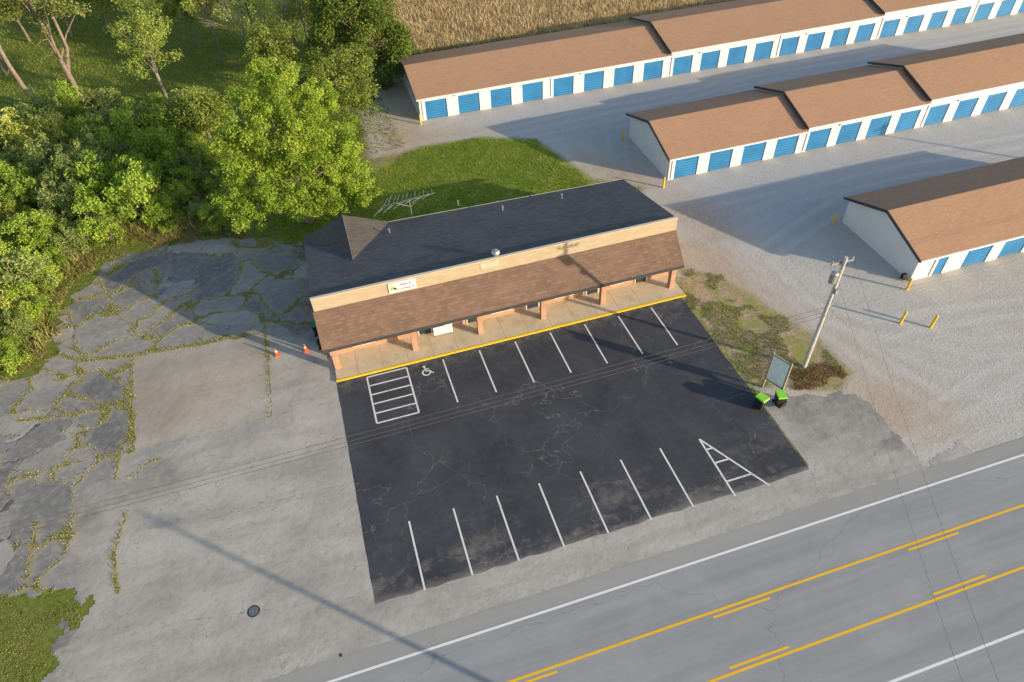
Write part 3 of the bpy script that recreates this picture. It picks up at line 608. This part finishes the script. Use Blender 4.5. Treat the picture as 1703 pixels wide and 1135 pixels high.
storage([(30.3, 44.9, 0), (44.9, 58.9, .35), (58.9, 80, .7)], 51.0, 55.5, 60.0, 2.6, 4.0, [dl(30.3, 4, 3.63), dl(44.9, 4, 3.5), dl(58.9, 5, 3.6)],
        'middle white storage row with blue doors and stepped tan roof')
storage([(41.5, 64, 0)], 31.0, 35.3, 39.6, 2.5, 4.0, [[(44.0, .95, 2.08)]+[(47.5+3.6*i, 2.45, 2.12) for i in range(4)]],
        'nearest white storage row with blue doors at the right edge, closest to the road')

# ------------------------------------------------------------ bollards
BG = 'yellow bollards guarding the storage rows'
def bollard(px, py, label, lean=(0, 0), h=1.05, cut=.1):
    q = P(px, py); d = Vector((lean[0], lean[1], 1)).normalized()
    r_ = thing('bollard', q, label, 'bollard', BG)
    MB().tube(q-d*.05, q+d*h, cut, n=14).build('post', 'yellow', r_); MB().lathe(q+d*(h-.002), [(cut, 0), (cut*.8, .05), (cut*.3, .08)], 14).build('cap', 'yellow', r_)
bollard(700, 207, 'yellow bollard at the left front corner of the rearmost storage row')
bollard(1036, 232, 'yellow bollard at the back left corner of the middle storage row')
bollard(1103, 312, 'yellow bollard at the front left corner of the middle storage row')
bollard(1386, 372, 'yellow bollard at the back left corner of the nearest storage row')
bollard(1508, 482, 'yellow bollard at the front left corner of the nearest storage row')
bollard(1497, 538, 'leaning yellow bollard in open gravel, left one of the pair', (.12, .05))
bollard(1547, 545, 'leaning yellow bollard in open gravel, right one of the pair', (.22, .08))

# ------------------------------------------------------------ utility poles and wires
def upole(loc, h, label, arm=(1, 0, 0), trans=True):
    r = thing('utility_pole', loc, label, 'utility pole'); L_ = Vector(loc); a = Vector(arm).normalized(); p = Vector((-a.y, a.x, 0))
    MB().tube(L_-Vector((0, 0, .1)), L_+Vector((0, 0, h)), .17, .11, 14).build('pole', 'poleg', r)
    t = L_+Vector((0, 0, h-.5)); MB().obox(t+p*.16, a*.8, p*.05, Vector((0, 0, .06))).build('crossarm', 'wood', r)
    for d in (-.72, -.25, .25, .72):
        q = t+p*.16+a*d; MB().lathe(q+Vector((0, 0, .06)), [(.02, 0), (.05, .05), (.03, .08), (.05, .12), (.02, .17)], 8).build('insulator', 'ceramic', r)
    if trans:
        q = L_+Vector((0, 0, h-1.9))-a*.42; MB().lathe(q, [(.2, 0), (.24, .04), (.24, .75), (.2, .82), (.05, .86)], 14).build('transformer', 'steel', r)
        MB().obox(L_+Vector((0, 0, h-1.5))-a*.18, a*.07, p*.04, Vector((0, 0, .1))).build('bracket', 'steel', r)
        MB().obox(L_+Vector((0, 0, h-2.6))+p*-.22, a*.1, p*.08, Vector((0, 0, .2))).build('cable_box', 'steel', r)
        MB().tube(L_+Vector((.15, -.12, .05)), L_+Vector((.13, -.1, h-2.8)), .03).build('conduit', 'steel', r)
    return r
pb = P(1337, 610); upole(pb, 9.8, 'grey utility pole with transformer in the weedy strip right of the parking lot')
tn = math.tan(EL); pole_far = (-16.5+10/tn*SD.x, 28.7+10/tn*SD.y, 0)
upole(pole_far, 10, 'utility pole on the far roadside, outside the view', (1, 0, 0), False)
pole_left = (-52, 25.6, 0); upole(pole_left, 9.8, 'utility pole beyond the left edge of the view', (0, 1, 0), False)
pole_right = (82, 25.8, 0); upole(pole_right, 9.8, 'utility pole beyond the right edge of the view', (0, 1, 0), False)
def wire(a, b_, sag, r, label, group=None):
    a, b_ = Vector(a), Vector(b_); pts = []
    for i in range(25):
        t = i/24; q = a.lerp(b_, t); q.z -= sag*4*t*(1-t); pts.append(q)
    tag(MB().path(pts, r, n=5).build('overhead_wire', 'wire', base=tuple(a)), label, 'wire', group)
WL = 'overhead wires running left from the pole across the parking lot'
for dy, z in ((.12, 5.55), (-.2, 5.5), (-.34, 5.3)): wire((pb.x-.15, pb.y+dy, z), (-52, 25.6+dy, z+.1), .35, .014, 'dark cable strung across the parking lot from the utility pole toward the left edge', WL)
WR = 'overhead wires running right from the pole over the gravel'
for dy, z in ((.12, 5.55), (-.2, 5.5)): wire((pb.x+.15, pb.y+dy, z), (82, 25.8+dy, z), .4, .010, 'dark cable strung from the utility pole over the gravel toward the right edge', WR)
WA = 'overhead wires crossing the road'
for d in (-.7, .7): wire((pb.x+d, pb.y+.15, 9.45), (pole_far[0]+d, pole_far[1]+.15, 9.65), .5, .006, 'thin wire strung from the utility pole top across the road', WA)

# ------------------------------------------------------------ board sign and bins
s0 = Vector((24.65, 25.0, 0)); s1 = Vector((25.12, 23.9, 0)); d = (s1-s0).normalized(); nn_ = Vector((d.y, -d.x, 0))
sg = thing('board_sign', tuple((s0+s1)/2), 'blank weathered pale board sign on two posts behind the green lidded bins', 'sign')
c = (s0+s1)/2; hw = (s1-s0).length/2
MB().obox(c+Vector((0, 0, 2.1)), d*hw, nn_*.03, Vector((0, 0, 1.15))).build('panel', 'signb', sg)
for z in (.95, 3.28): MB().obox(c+Vector((0, 0, z)), d*(hw+.05), nn_*.05, Vector((0, 0, .05))).build('frame_rail', 'wood', sg)
for q in (s0, s1): MB().obox(q+(d*.08 if q is s1 else -d*.08)+Vector((0, 0, 1.7)), d*.05, nn_*.06, Vector((0, 0, 1.75))).build('post', 'wood', sg)
def bin_(x, y, rz, label, lid='lime', tilt=0, body='black', group=None, s=1.):
    r = thing('wheelie_bin', (0, 0, 0), label, 'bin', group)
    MB().hexa([(-.24, -.26, .06), (.24, -.26, .06), (.24, .22, .12), (-.24, .22, .12)], [(-.3, -.34, .98), (.3, -.34, .98), (.3, .34, .98), (-.3, .34, .98)]).box(-.31, .31, -.36, .36, .96, 1.0).build('body', body, r)
    MB().hexa([(-.32, -.39, 1.003), (.32, -.39, 1.003), (.32, .37, 1.003), (-.32, .37, 1.003)], [(-.28, -.34, 1.08), (.28, -.34, 1.08), (.28, .33, 1.1), (-.28, .33, 1.1)]).build('lid', lid, r)
    for sx in (-1, 1): MB().tube((sx*.26, .24, .11), (sx*.32, .24, .11), .11, n=14).build('wheel', 'black', r)
    MB().tube((-.25, .42, .97), (.25, .42, .97), .018).tube((-.25, .42, .97), (-.25, .34, .93), .018).tube((.25, .42, .97), (.25, .34, .93), .018).build('handle', body, r)
    r.location = (x, y, .006 if tilt == 0 else .3); r.rotation_euler = (tilt, 0, rz); r.scale = (s, s, s); return r
BB = 'wheeled bins beside the board sign'
q = P(1268, 661, 1.05); bin_(q.x, q.y, .35, 'lime lidded black bin, left one of the two beside the board sign', group=BB)
q = P(1300, 656, 1.05); bin_(q.x, q.y, -.25, 'lime lidded black bin, right one of the two beside the board sign', group=BB)
q = P(1294, 676, .3); bin_(q.x, q.y, 1.9, 'small black bin tipped over in front of the lime lidded bins', 'black', PI/2, group=BB, s=.6)
q = P(521, 540, 1.0); bin_(-4.2, q.y, 1.57, 'green lidded bin against the left wall of the storefront', 'green')
q = P(526, 574, .4); bin_(-4.1, q.y, 1.4, 'small black bin at the left front corner of the storefront', 'black', s=.7)
q = P(1490, 462, .4); bin_(41.1, q.y, 1.5, 'small black bin at the white end wall of the nearest storage row', 'black', s=.5)
def cone(px, py, label):
    q = P(px, py); r = thing('traffic_cone', q, label, 'traffic cone', 'traffic cones on the old pavement')
    MB().box(q.x-.19, q.x+.19, q.y-.19, q.y+.19, .004, .04).build('base', 'orange', r)
    f = lambda z: .14-.11*z/.7
    MB().lathe(q, [(f(0), .04), (f(.3), .34)], 16).build('body', 'orange', r)
    MB().lathe(q, [(f(.3)+.003, .341), (f(.45)+.003, .49)], 16).build('stripe', 'white', r)
    MB().lathe(q, [(f(.45), .491), (f(.7), .74), (.02, .745)], 16).build('tip', 'orange', r)
cone(461, 591, 'orange cone with white band standing farther from the building')
cone(509, 584, 'orange cone with white band standing nearer the building wall')
q = P(422, 1017); dr = thing('drain_grate', (q.x, q.y, 0), 'round dark iron drain grate in the old pavement', 'drain grate')
MB().lathe((q.x, q.y, .0), [(.34, .003), (.34, .014), (.27, .016), (.27, .006)], 24).build('rim', 'trimdark', dr)
b = MB()
for i in range(-3, 4):
    hl = math.sqrt(.265**2-(i*.072)**2); b.box(q.x+i*.072-.018, q.x+i*.072+.018, q.y-hl, q.y+hl, .006, .014)
b.build('bars', 'steel', dr)
bq_ = P(567, 1090); tag(MB().lathe((bq_.x, bq_.y, .0), [(.08, .003), (.08, .015), (.05, .017)], 14).build('valve_cover', 'trimdark', base=(bq_.x, bq_.y, 0)), 'tiny dark valve cover in the pavement below the drain', 'valve cover')

# ------------------------------------------------------------ vegetation
def foliage(lumps, per, size, jit=.4):
    Cs, vs = [], []
    for (c, R, v0) in lumps:
        n = max(3, int(per*(R/1.5)**2)); dvec = nrm(rng.normal(size=(n, 3))); dvec[:, 2] *= .8
        r = R*(.4+.6*rng.random(n)**.6)*(1+.35*np.sin(dvec[:, 0]*5+v0*9)*np.cos(dvec[:, 1]*6+v0*4))
        Cs.append(np.array(c)+dvec*r[:, None]); vs.append(np.clip(v0*.55+rng.random(n)*.45, 0, 1))
    C = np.concatenate(Cs); v = np.concatenate(vs); C[:, 2] = np.maximum(C[:, 2], .04)
    return leafquads(C, size*rng.uniform(1-jit, 1+jit, len(C)), v, np.array([0, 0, .4]))
def tree(name, base, h, lumps, tr, bark, leaf, per, size, label, group=None, limbs=14, lean=(0, 0), trunk_top=.8, cat='tree'):
    base = Vector(base); r = thing(name, tuple(base), label, cat, group)
    pts = [base+Vector((lean[0]*t+random.uniform(-.15, .15)*(t > 0), lean[1]*t+random.uniform(-.15, .15)*(t > 0), h*trunk_top*t-.1*(t == 0))) for t in (0, .2, .4, .6, .8, 1)]
    b = MB().path(pts, tr, tr*.3, 9)
    for (c, R, v) in random.sample(lumps, min(limbs, len(lumps))):
        c = Vector(c); t = max(.15, min(.92, (c.z-base.z)/(h*trunk_top)*.62)); i = min(4, int(t*5)); s_ = pts[i].lerp(pts[i+1], t*5-i)
        mid = s_.lerp(c, .5)+Vector((random.uniform(-.3, .3), random.uniform(-.3, .3), random.uniform(-.1, .5)))
        b.path([s_, mid, c], tr*.38*(1-t*.4), tr*.07, 6)
    b.build('trunk', bark, r)
    if per: V, Fq, va = foliage(lumps, per, size); rawmesh('crown', V, Fq, leaf, parent=r, attrs={'v': va})
    return r
def ball_lumps(c, rad, n, r0, r1, lowcut=-.7, fill=.25):
    out = []
    for i in range(n):
        z = 1-2*(i+.5)/n; z = max(z, lowcut); a = i*2.39996+random.uniform(-.4, .4); rr = math.sqrt(max(0, 1-z*z)); q = random.uniform(.62, 1.05) if random.random() > fill else random.uniform(.2, .6)
        out.append(((c[0]+rad[0]*q*rr*math.cos(a), c[1]+rad[1]*q*rr*math.sin(a), c[2]+rad[2]*q*z), random.uniform(r0, r1), random.random()))
    return out
bl = []
for (px, py, Y, R) in ((450, 145, 58, 2.3), (408, 190, 57, 2.0), (505, 172, 58.5, 2.6), (455, 215, 57, 3.1), (552, 222, 58, 2.5), (398, 268, 56, 2.3), (585, 290, 56.5, 2.1), (508, 268, 55.5, 3.4), (443, 308, 54.8, 2.9),
                       (392, 332, 55.2, 1.9), (556, 325, 55, 2.3), (606, 318, 56, 1.4), (490, 340, 53.8, 2.2), (418, 358, 54, 1.5), (434, 115, 59, 1.1), (368, 232, 57, 1.2), (535, 158, 59, 1.5), (528, 346, 54, 1.5), (570, 258, 56.5, 1.9), (478, 125, 59, 1.2)):
    q = AT(px, py, Y); q.z = max(q.z, R*.8); bl += ball_lumps(q, (R, R, R*.95), int(8+R*R*2.6), .28, .85, -.9, .2)
bl += ball_lumps((-3.0, 57, 7), (3.6, 3.2, 4.2), 20, 1.2, 1.9, -.9, .5)
tree('broadleaf_tree', (-3.4, 56.2, 0), 13, bl, .42, 'bark', 'lf_big', 1250, .185,
     'large bright yellow green leafy tree directly behind the left end of the storefront', limbs=40, trunk_top=.7)
q = P(585, 218); tree('broadleaf_tree', q, 8.5, ball_lumps((q.x, q.y, 5.2), (3.6, 3.4, 4.4), 50, .5, 1.2), .2, 'bark', 'lf_mid', 600, .21, 'dull green tree just behind and right of the big bright tree')
q = P(606, 130)
cl_ = []
for i in range(130):
    z = random.uniform(.3, 14); rr = 6.6*(1-z/17)**.6*random.uniform(.55, 1.05); a = i*2.4; cl_.append(((q.x+rr*math.cos(a), q.y+rr*math.sin(a), z), random.uniform(.8, 1.6), random.random()))
tree('evergreen_tree', q, 15, cl_, .3, 'bark', 'lf_dark', 750, .25, 'dense dark evergreen tree at the top left of the rearmost storage row', trunk_top=.8)
def pine(px, py, h, label, lean=(0, 0), fork=False, tr=.34):
    q = P(px, py); ls = []
    for i in range(34):
        z = h*random.uniform(.53, 1.02); a = random.uniform(0, 6.28); rr = random.uniform(.5, 4.2)*(1.25-z/h)*1.7; t = z/h
        ls.append(((q.x+lean[0]*t+rr*math.cos(a), q.y+lean[1]*t+rr*math.sin(a), z), random.uniform(.6, 1.2), random.random()))
    r = tree('pine_tree', q, h, ls, tr, 'pinebark', 'lf_pine', 300, .28, label, limbs=12, lean=lean, trunk_top=.95)
    if fork:
        s_ = q+Vector((lean[0]*.3, lean[1]*.3, h*.28)); MB().path([s_, s_+Vector((1.0, .2, 2.5)), s_+Vector((1.2, .3, h*.5))], tr*.7, tr*.3, 8).build('fork_limb', 'pinebark', r)
    for i in range(6):
        z = h*random.uniform(.3, .6); s_ = q+Vector((lean[0]*z/h, lean[1]*z/h, z)); a = random.uniform(0, 6.28); e_ = s_+Vector((math.cos(a)*2, math.sin(a)*2, random.uniform(-.3, .6)))
        MB().path([s_, s_.lerp(e_, .5)+Vector((0, 0, .2)), e_], .05, .015, 5).build('dead_branch', 'pinebark', r)
pine(79, 208, 19, 'tall pine with bare grey brown trunk, leftmost in the photo', (-1.0, 0), tr=.3)
pine(155, 200, 20, 'tall pine with forked grey brown trunk, second from the left', (-.4, 0), True, .33)
q = P(282, 175); tree('broadleaf_tree', q, 12, ball_lumps((q.x, q.y, 7.8), (3.2, 3.2, 4.4), 44, .6, 1.2, fill=.4), .22, 'palebark', 'lf_pale', 480, .22, 'slender pale green tree with grey trunk in the shaded meadow', trunk_top=.9)
q = P(374, 108); tree('broadleaf_tree', q, 14, ball_lumps((q.x, q.y, 10.5), (3.6, 3.4, 4.2), 36, .6, 1.2, fill=.4), .2, 'pinebark', 'lf_mid', 380, .26, 'thin tall tree with light trunk between the pale tree and the bare tree', trunk_top=.92)
def bare(px, py, h, label):
    q = P(px, py); r = thing('bare_tree', q, label, 'tree'); b = MB()
    def br(p, d, l, r0, dep):
        e_ = p+d*l; b.tube(p, e_, r0, r0*.65, 5)
        if dep == 0: return
        for _ in range(3 if dep > 1 else 4):
            nd = (d+Vector((random.gauss(0, .42), random.gauss(0, .42), random.gauss(.08, .25)))).normalized(); br(e_.lerp(p, random.uniform(0, .4)), nd, l*random.uniform(.6, .82), r0*.55, dep-1)
    br(q-Vector((0, 0, .1)), Vector((0, 0, 1)), h*.33, .2, 5); b.build('trunk', 'palebark', r)
    ls = ball_lumps((q.x, q.y, h*.7), (3.4, 3.4, 3.2), 24, .6, 1.1); V, Fq, va = foliage(ls, 130, .2); rawmesh('crown', V, Fq, 'lf_pale', parent=r, attrs={'v': va})
bare(440, 125, 12, 'mostly bare grey branched tree left of the dark evergreen')
bare(500, 105, 10, 'smaller mostly bare tree just behind the bright tree and left of the dark evergreen')
for (px, py, h, r_, lf, lb) in ((330, 80, 12, 4.2, 'lf_mid', 'mid green tree at the top edge above the bright tree, third crown from the left'), (425, 60, 11, 4, 'lf_pale', 'pale leafed tree at the top edge beside the bare trees'),
                          (215, 55, 13, 4.4, 'lf_mid', 'leafy tree at the top edge beside the forked pine'), (10, 125, 15, 4.4, 'lf_pine', 'dark crowned tree at the top left corner'), (515, 75, 12, 3.8, 'lf_mid', 'olive green tree touching the left side of the dark evergreen'),
                          (355, 240, 6, 3.0, 'lf_mid', 'low rounded tree squeezed against the left side of the bright tree'), (120, 62, 12, 4.8, 'lf_pale', 'pale green tree at the top edge between the two pines'),
                          (300, 30, 14, 4.5, 'lf_pale', 'tall pale green tree at the top edge, behind the slender pale tree'), (470, 150, 8, 3.4, 'lf_mid', 'mid green tree peeking over the top of the bright tree'),
                          (50, 70, 9, 4.0, 'lf_mid', 'rounded low tree behind the leftmost pine trunk'), (180, 45, 9, 4.0, 'lf_mid', 'rounded low tree at the top edge right of the forked pine')):
    q = P(px, py); tree('broadleaf_tree', q, h, ball_lumps((q.x, q.y, h*.6), (r_, r_, h*.38), 46, .6, 1.35, fill=.35), .2, 'bark', lf, 400, .25, lb)

thick = PP([(-60, 225), (100, 215), (200, 195), (330, 190), (350, 250), (372, 330), (388, 388), (300, 384), (215, 398), (140, 418), (128, 452), (88, 505), (78, 585), (30, 620), (-80, 645)])
tx_ = [p[0] for p in thick]; ty_ = [p[1] for p in thick]; pts = []
for _ in range(6000):
    x, y = random.uniform(min(tx_), max(tx_)), random.uniform(min(ty_), max(ty_))
    if sdist(thick, np.array([x]), np.array([y]))[0] < .7: continue
    if all((x-a)**2+(y-b_)**2 > 1.75**2 for a, b_ in pts): pts.append((x, y))
    if len(pts) > 250: break
protos = []
LAB = {'lf_sh1': ('fresh green leafy shrub in the dense thicket left of the cracked pavement', 'fresh green thicket shrubs'), 'lf_sh2': ('yellowish feathery shrub in the dense thicket left of the cracked pavement', 'yellowish thicket shrubs'), 'lf_sh3': ('greyish green shrub in the dense thicket left of the cracked pavement', 'greyish thicket shrubs')}
for i, lf in enumerate(['lf_sh1', 'lf_sh1', 'lf_sh2', 'lf_sh3', 'lf_sh1', 'lf_sh2', 'lf_sh2']):
    r = thing('shrub', (0, 0, 0), LAB[lf][0], 'shrub', LAB[lf][1]); b = MB()
    ls = ball_lumps((0, 0, 1.1), (1.35, 1.35, 1.35), 26, .16, .52, -.5, .3)
    for (c, R, v) in ls[:14]: b.path([(0, 0, -.05), (c[0]*.4, c[1]*.4, c[2]*.5), c], .03, .01, 5)
    b.build('stems', 'bark', r); V, Fq, va = foliage(ls, 3400, .11)
    if lf == 'lf_sh2':
        n = 900; a = rng.uniform(0, 6.28, n); rr = 1.3*np.sqrt(rng.random(n)); C2 = np.stack([rr*np.cos(a), rr*np.sin(a), rng.uniform(.6, 2.6, n)*(1-rr*.25)], 1); V2, F2, v2 = leafquads(C2, rng.uniform(.1, .3, n), rng.random(n), np.array([0, 0, -.0]), .25)
        F2 = F2+len(V); V = np.concatenate([V, V2]); Fq = np.concatenate([Fq, F2]); va = np.concatenate([va, v2])
    rawmesh('leaves', V, Fq, lf, parent=r, attrs={'v': va}); protos.append(r)
for i, (x, y) in enumerate(pts):
    r = protos[i] if i < len(protos) else ctree(protos[int(np.clip(fbm(np.array([x]), np.array([y]), .25)[0]*7+random.uniform(-2, 2), 0, 6.9))])
    s_ = random.choice((.6, .8, 1, 1.2, 1.5, 2.0))*random.uniform(.9, 1.1); r.location = (x, y, -.02); r.scale = (s_, s_, s_*random.uniform(.8, 1.4)); r.rotation_euler = (random.uniform(-.15, .15), random.uniform(-.15, .15), random.uniform(0, 6.28))

def scatter(poly, n, seedmask=None, edge=1.4):
    xs_ = [p[0] for p in poly]; ys_ = [p[1] for p in poly]; X = rng.uniform(min(xs_), max(xs_), n*4); Y = rng.uniform(min(ys_), max(ys_), n*4)
    k = sdist(poly, X, Y)+(fbm(X, Y, .8)-.5)*edge > .15
    if seedmask is not None: k &= seedmask(X, Y)
    X, Y = X[k][:n], Y[k][:n]; return np.stack([X, Y, np.full(len(X), -.01)], 1)
def tuft(name, C, h0, h1, w, mat, label, cat, lean=.4):
    n = len(C); v = np.clip(fbm(C[:, 0], C[:, 1], .6)*.9-.1+rng.random(n)*.3, 0, 1); V, Fc, va = blades(C, rng.uniform(h0, h1, n), np.full(n, w)*rng.uniform(.6, 1.3, n), v, lean)
    tag(rawmesh(name, V, Fc, mat, attrs={'v': va}, k=3), label, cat, None, 'stuff')
nb = lambda X, Y: ~((X > bx0-.1) & (X < bx1+.1) & (Y > 35) & (Y < yb(X)))
tuft('lawn_grass', scatter(green, 42000, nb, 3), .04, .15, .03, 'grassb', 'sunlit green grass patch behind the storefront', 'grass')
tuft('strip_grass', scatter(strip, 12000, lambda X, Y: fbm(X, Y, .5) > .46, 4), .02, .11, .025, 'weedb', 'patchy grass in the weedy strip right of the parking lot', 'grass')
fvis = [(4, 90), (30, 88), (75, 88), (75, 125), (0, 125)]
tuft('field_grass', scatter(fvis, 60000), .3, .9, .06, 'dryb', 'tall dry tan grass in the field behind the storage rows', 'grass', .3)
tuft('field_edge_grass', scatter([(8, 84), (70, 84), (90, 90), (8, 90)], 9000), .2, .7, .06, 'grassb', 'rank green grass right behind the rearmost storage row', 'grass')
mead = [(-60, 72), (8, 66), (5, 120), (-60, 135)]
tuft('meadow_grass', scatter(mead, 40000), .1, .35, .06, 'grassb', 'shaded green meadow grass below the trees', 'grass')
tuft('undergrowth', scatter(thick, 36000), .3, 1.0, .05, 'weedb', 'tangled undergrowth between the thicket shrubs', 'undergrowth', .5)
edge = PP([(385, 375), (420, 395), (290, 404), (220, 412), (165, 440), (100, 505), (90, 590), (0, 640), (0, 600), (70, 560), (85, 490), (140, 420), (220, 380)])
tuft('dead_brush', scatter(edge, 9000, lambda X, Y: fbm(X, Y, .7) > .46, 3), .05, .4, .025, 'brush', 'dry tan brush along the edge of the cracked pavement', 'brush', .7)
tuft('edge_weeds', scatter(edge, 10000, None, 3), .05, .4, .03, 'weedb', 'green weeds creeping onto the edge of the cracked pavement', 'weeds', .7)
cornerg = PP([(-40, 1000), (0, 992), (50, 1002), (118, 986), (138, 1003), (78, 1082), (58, 1160), (-60, 1180)])
tuft('corner_grass', scatter(cornerg, 7000, None, 3), .01, .06, .02, 'weedb', 'low green grass in the bottom left corner', 'grass', .6)
tuft('dead_weeds', scatter(PP([(1310, 615), (1400, 610), (1410, 640), (1320, 648)]), 1800, None, 2), .03, .18, .03, 'rbrush', 'reddish dead weeds around the foot of the utility pole', 'dead weeds', .8)
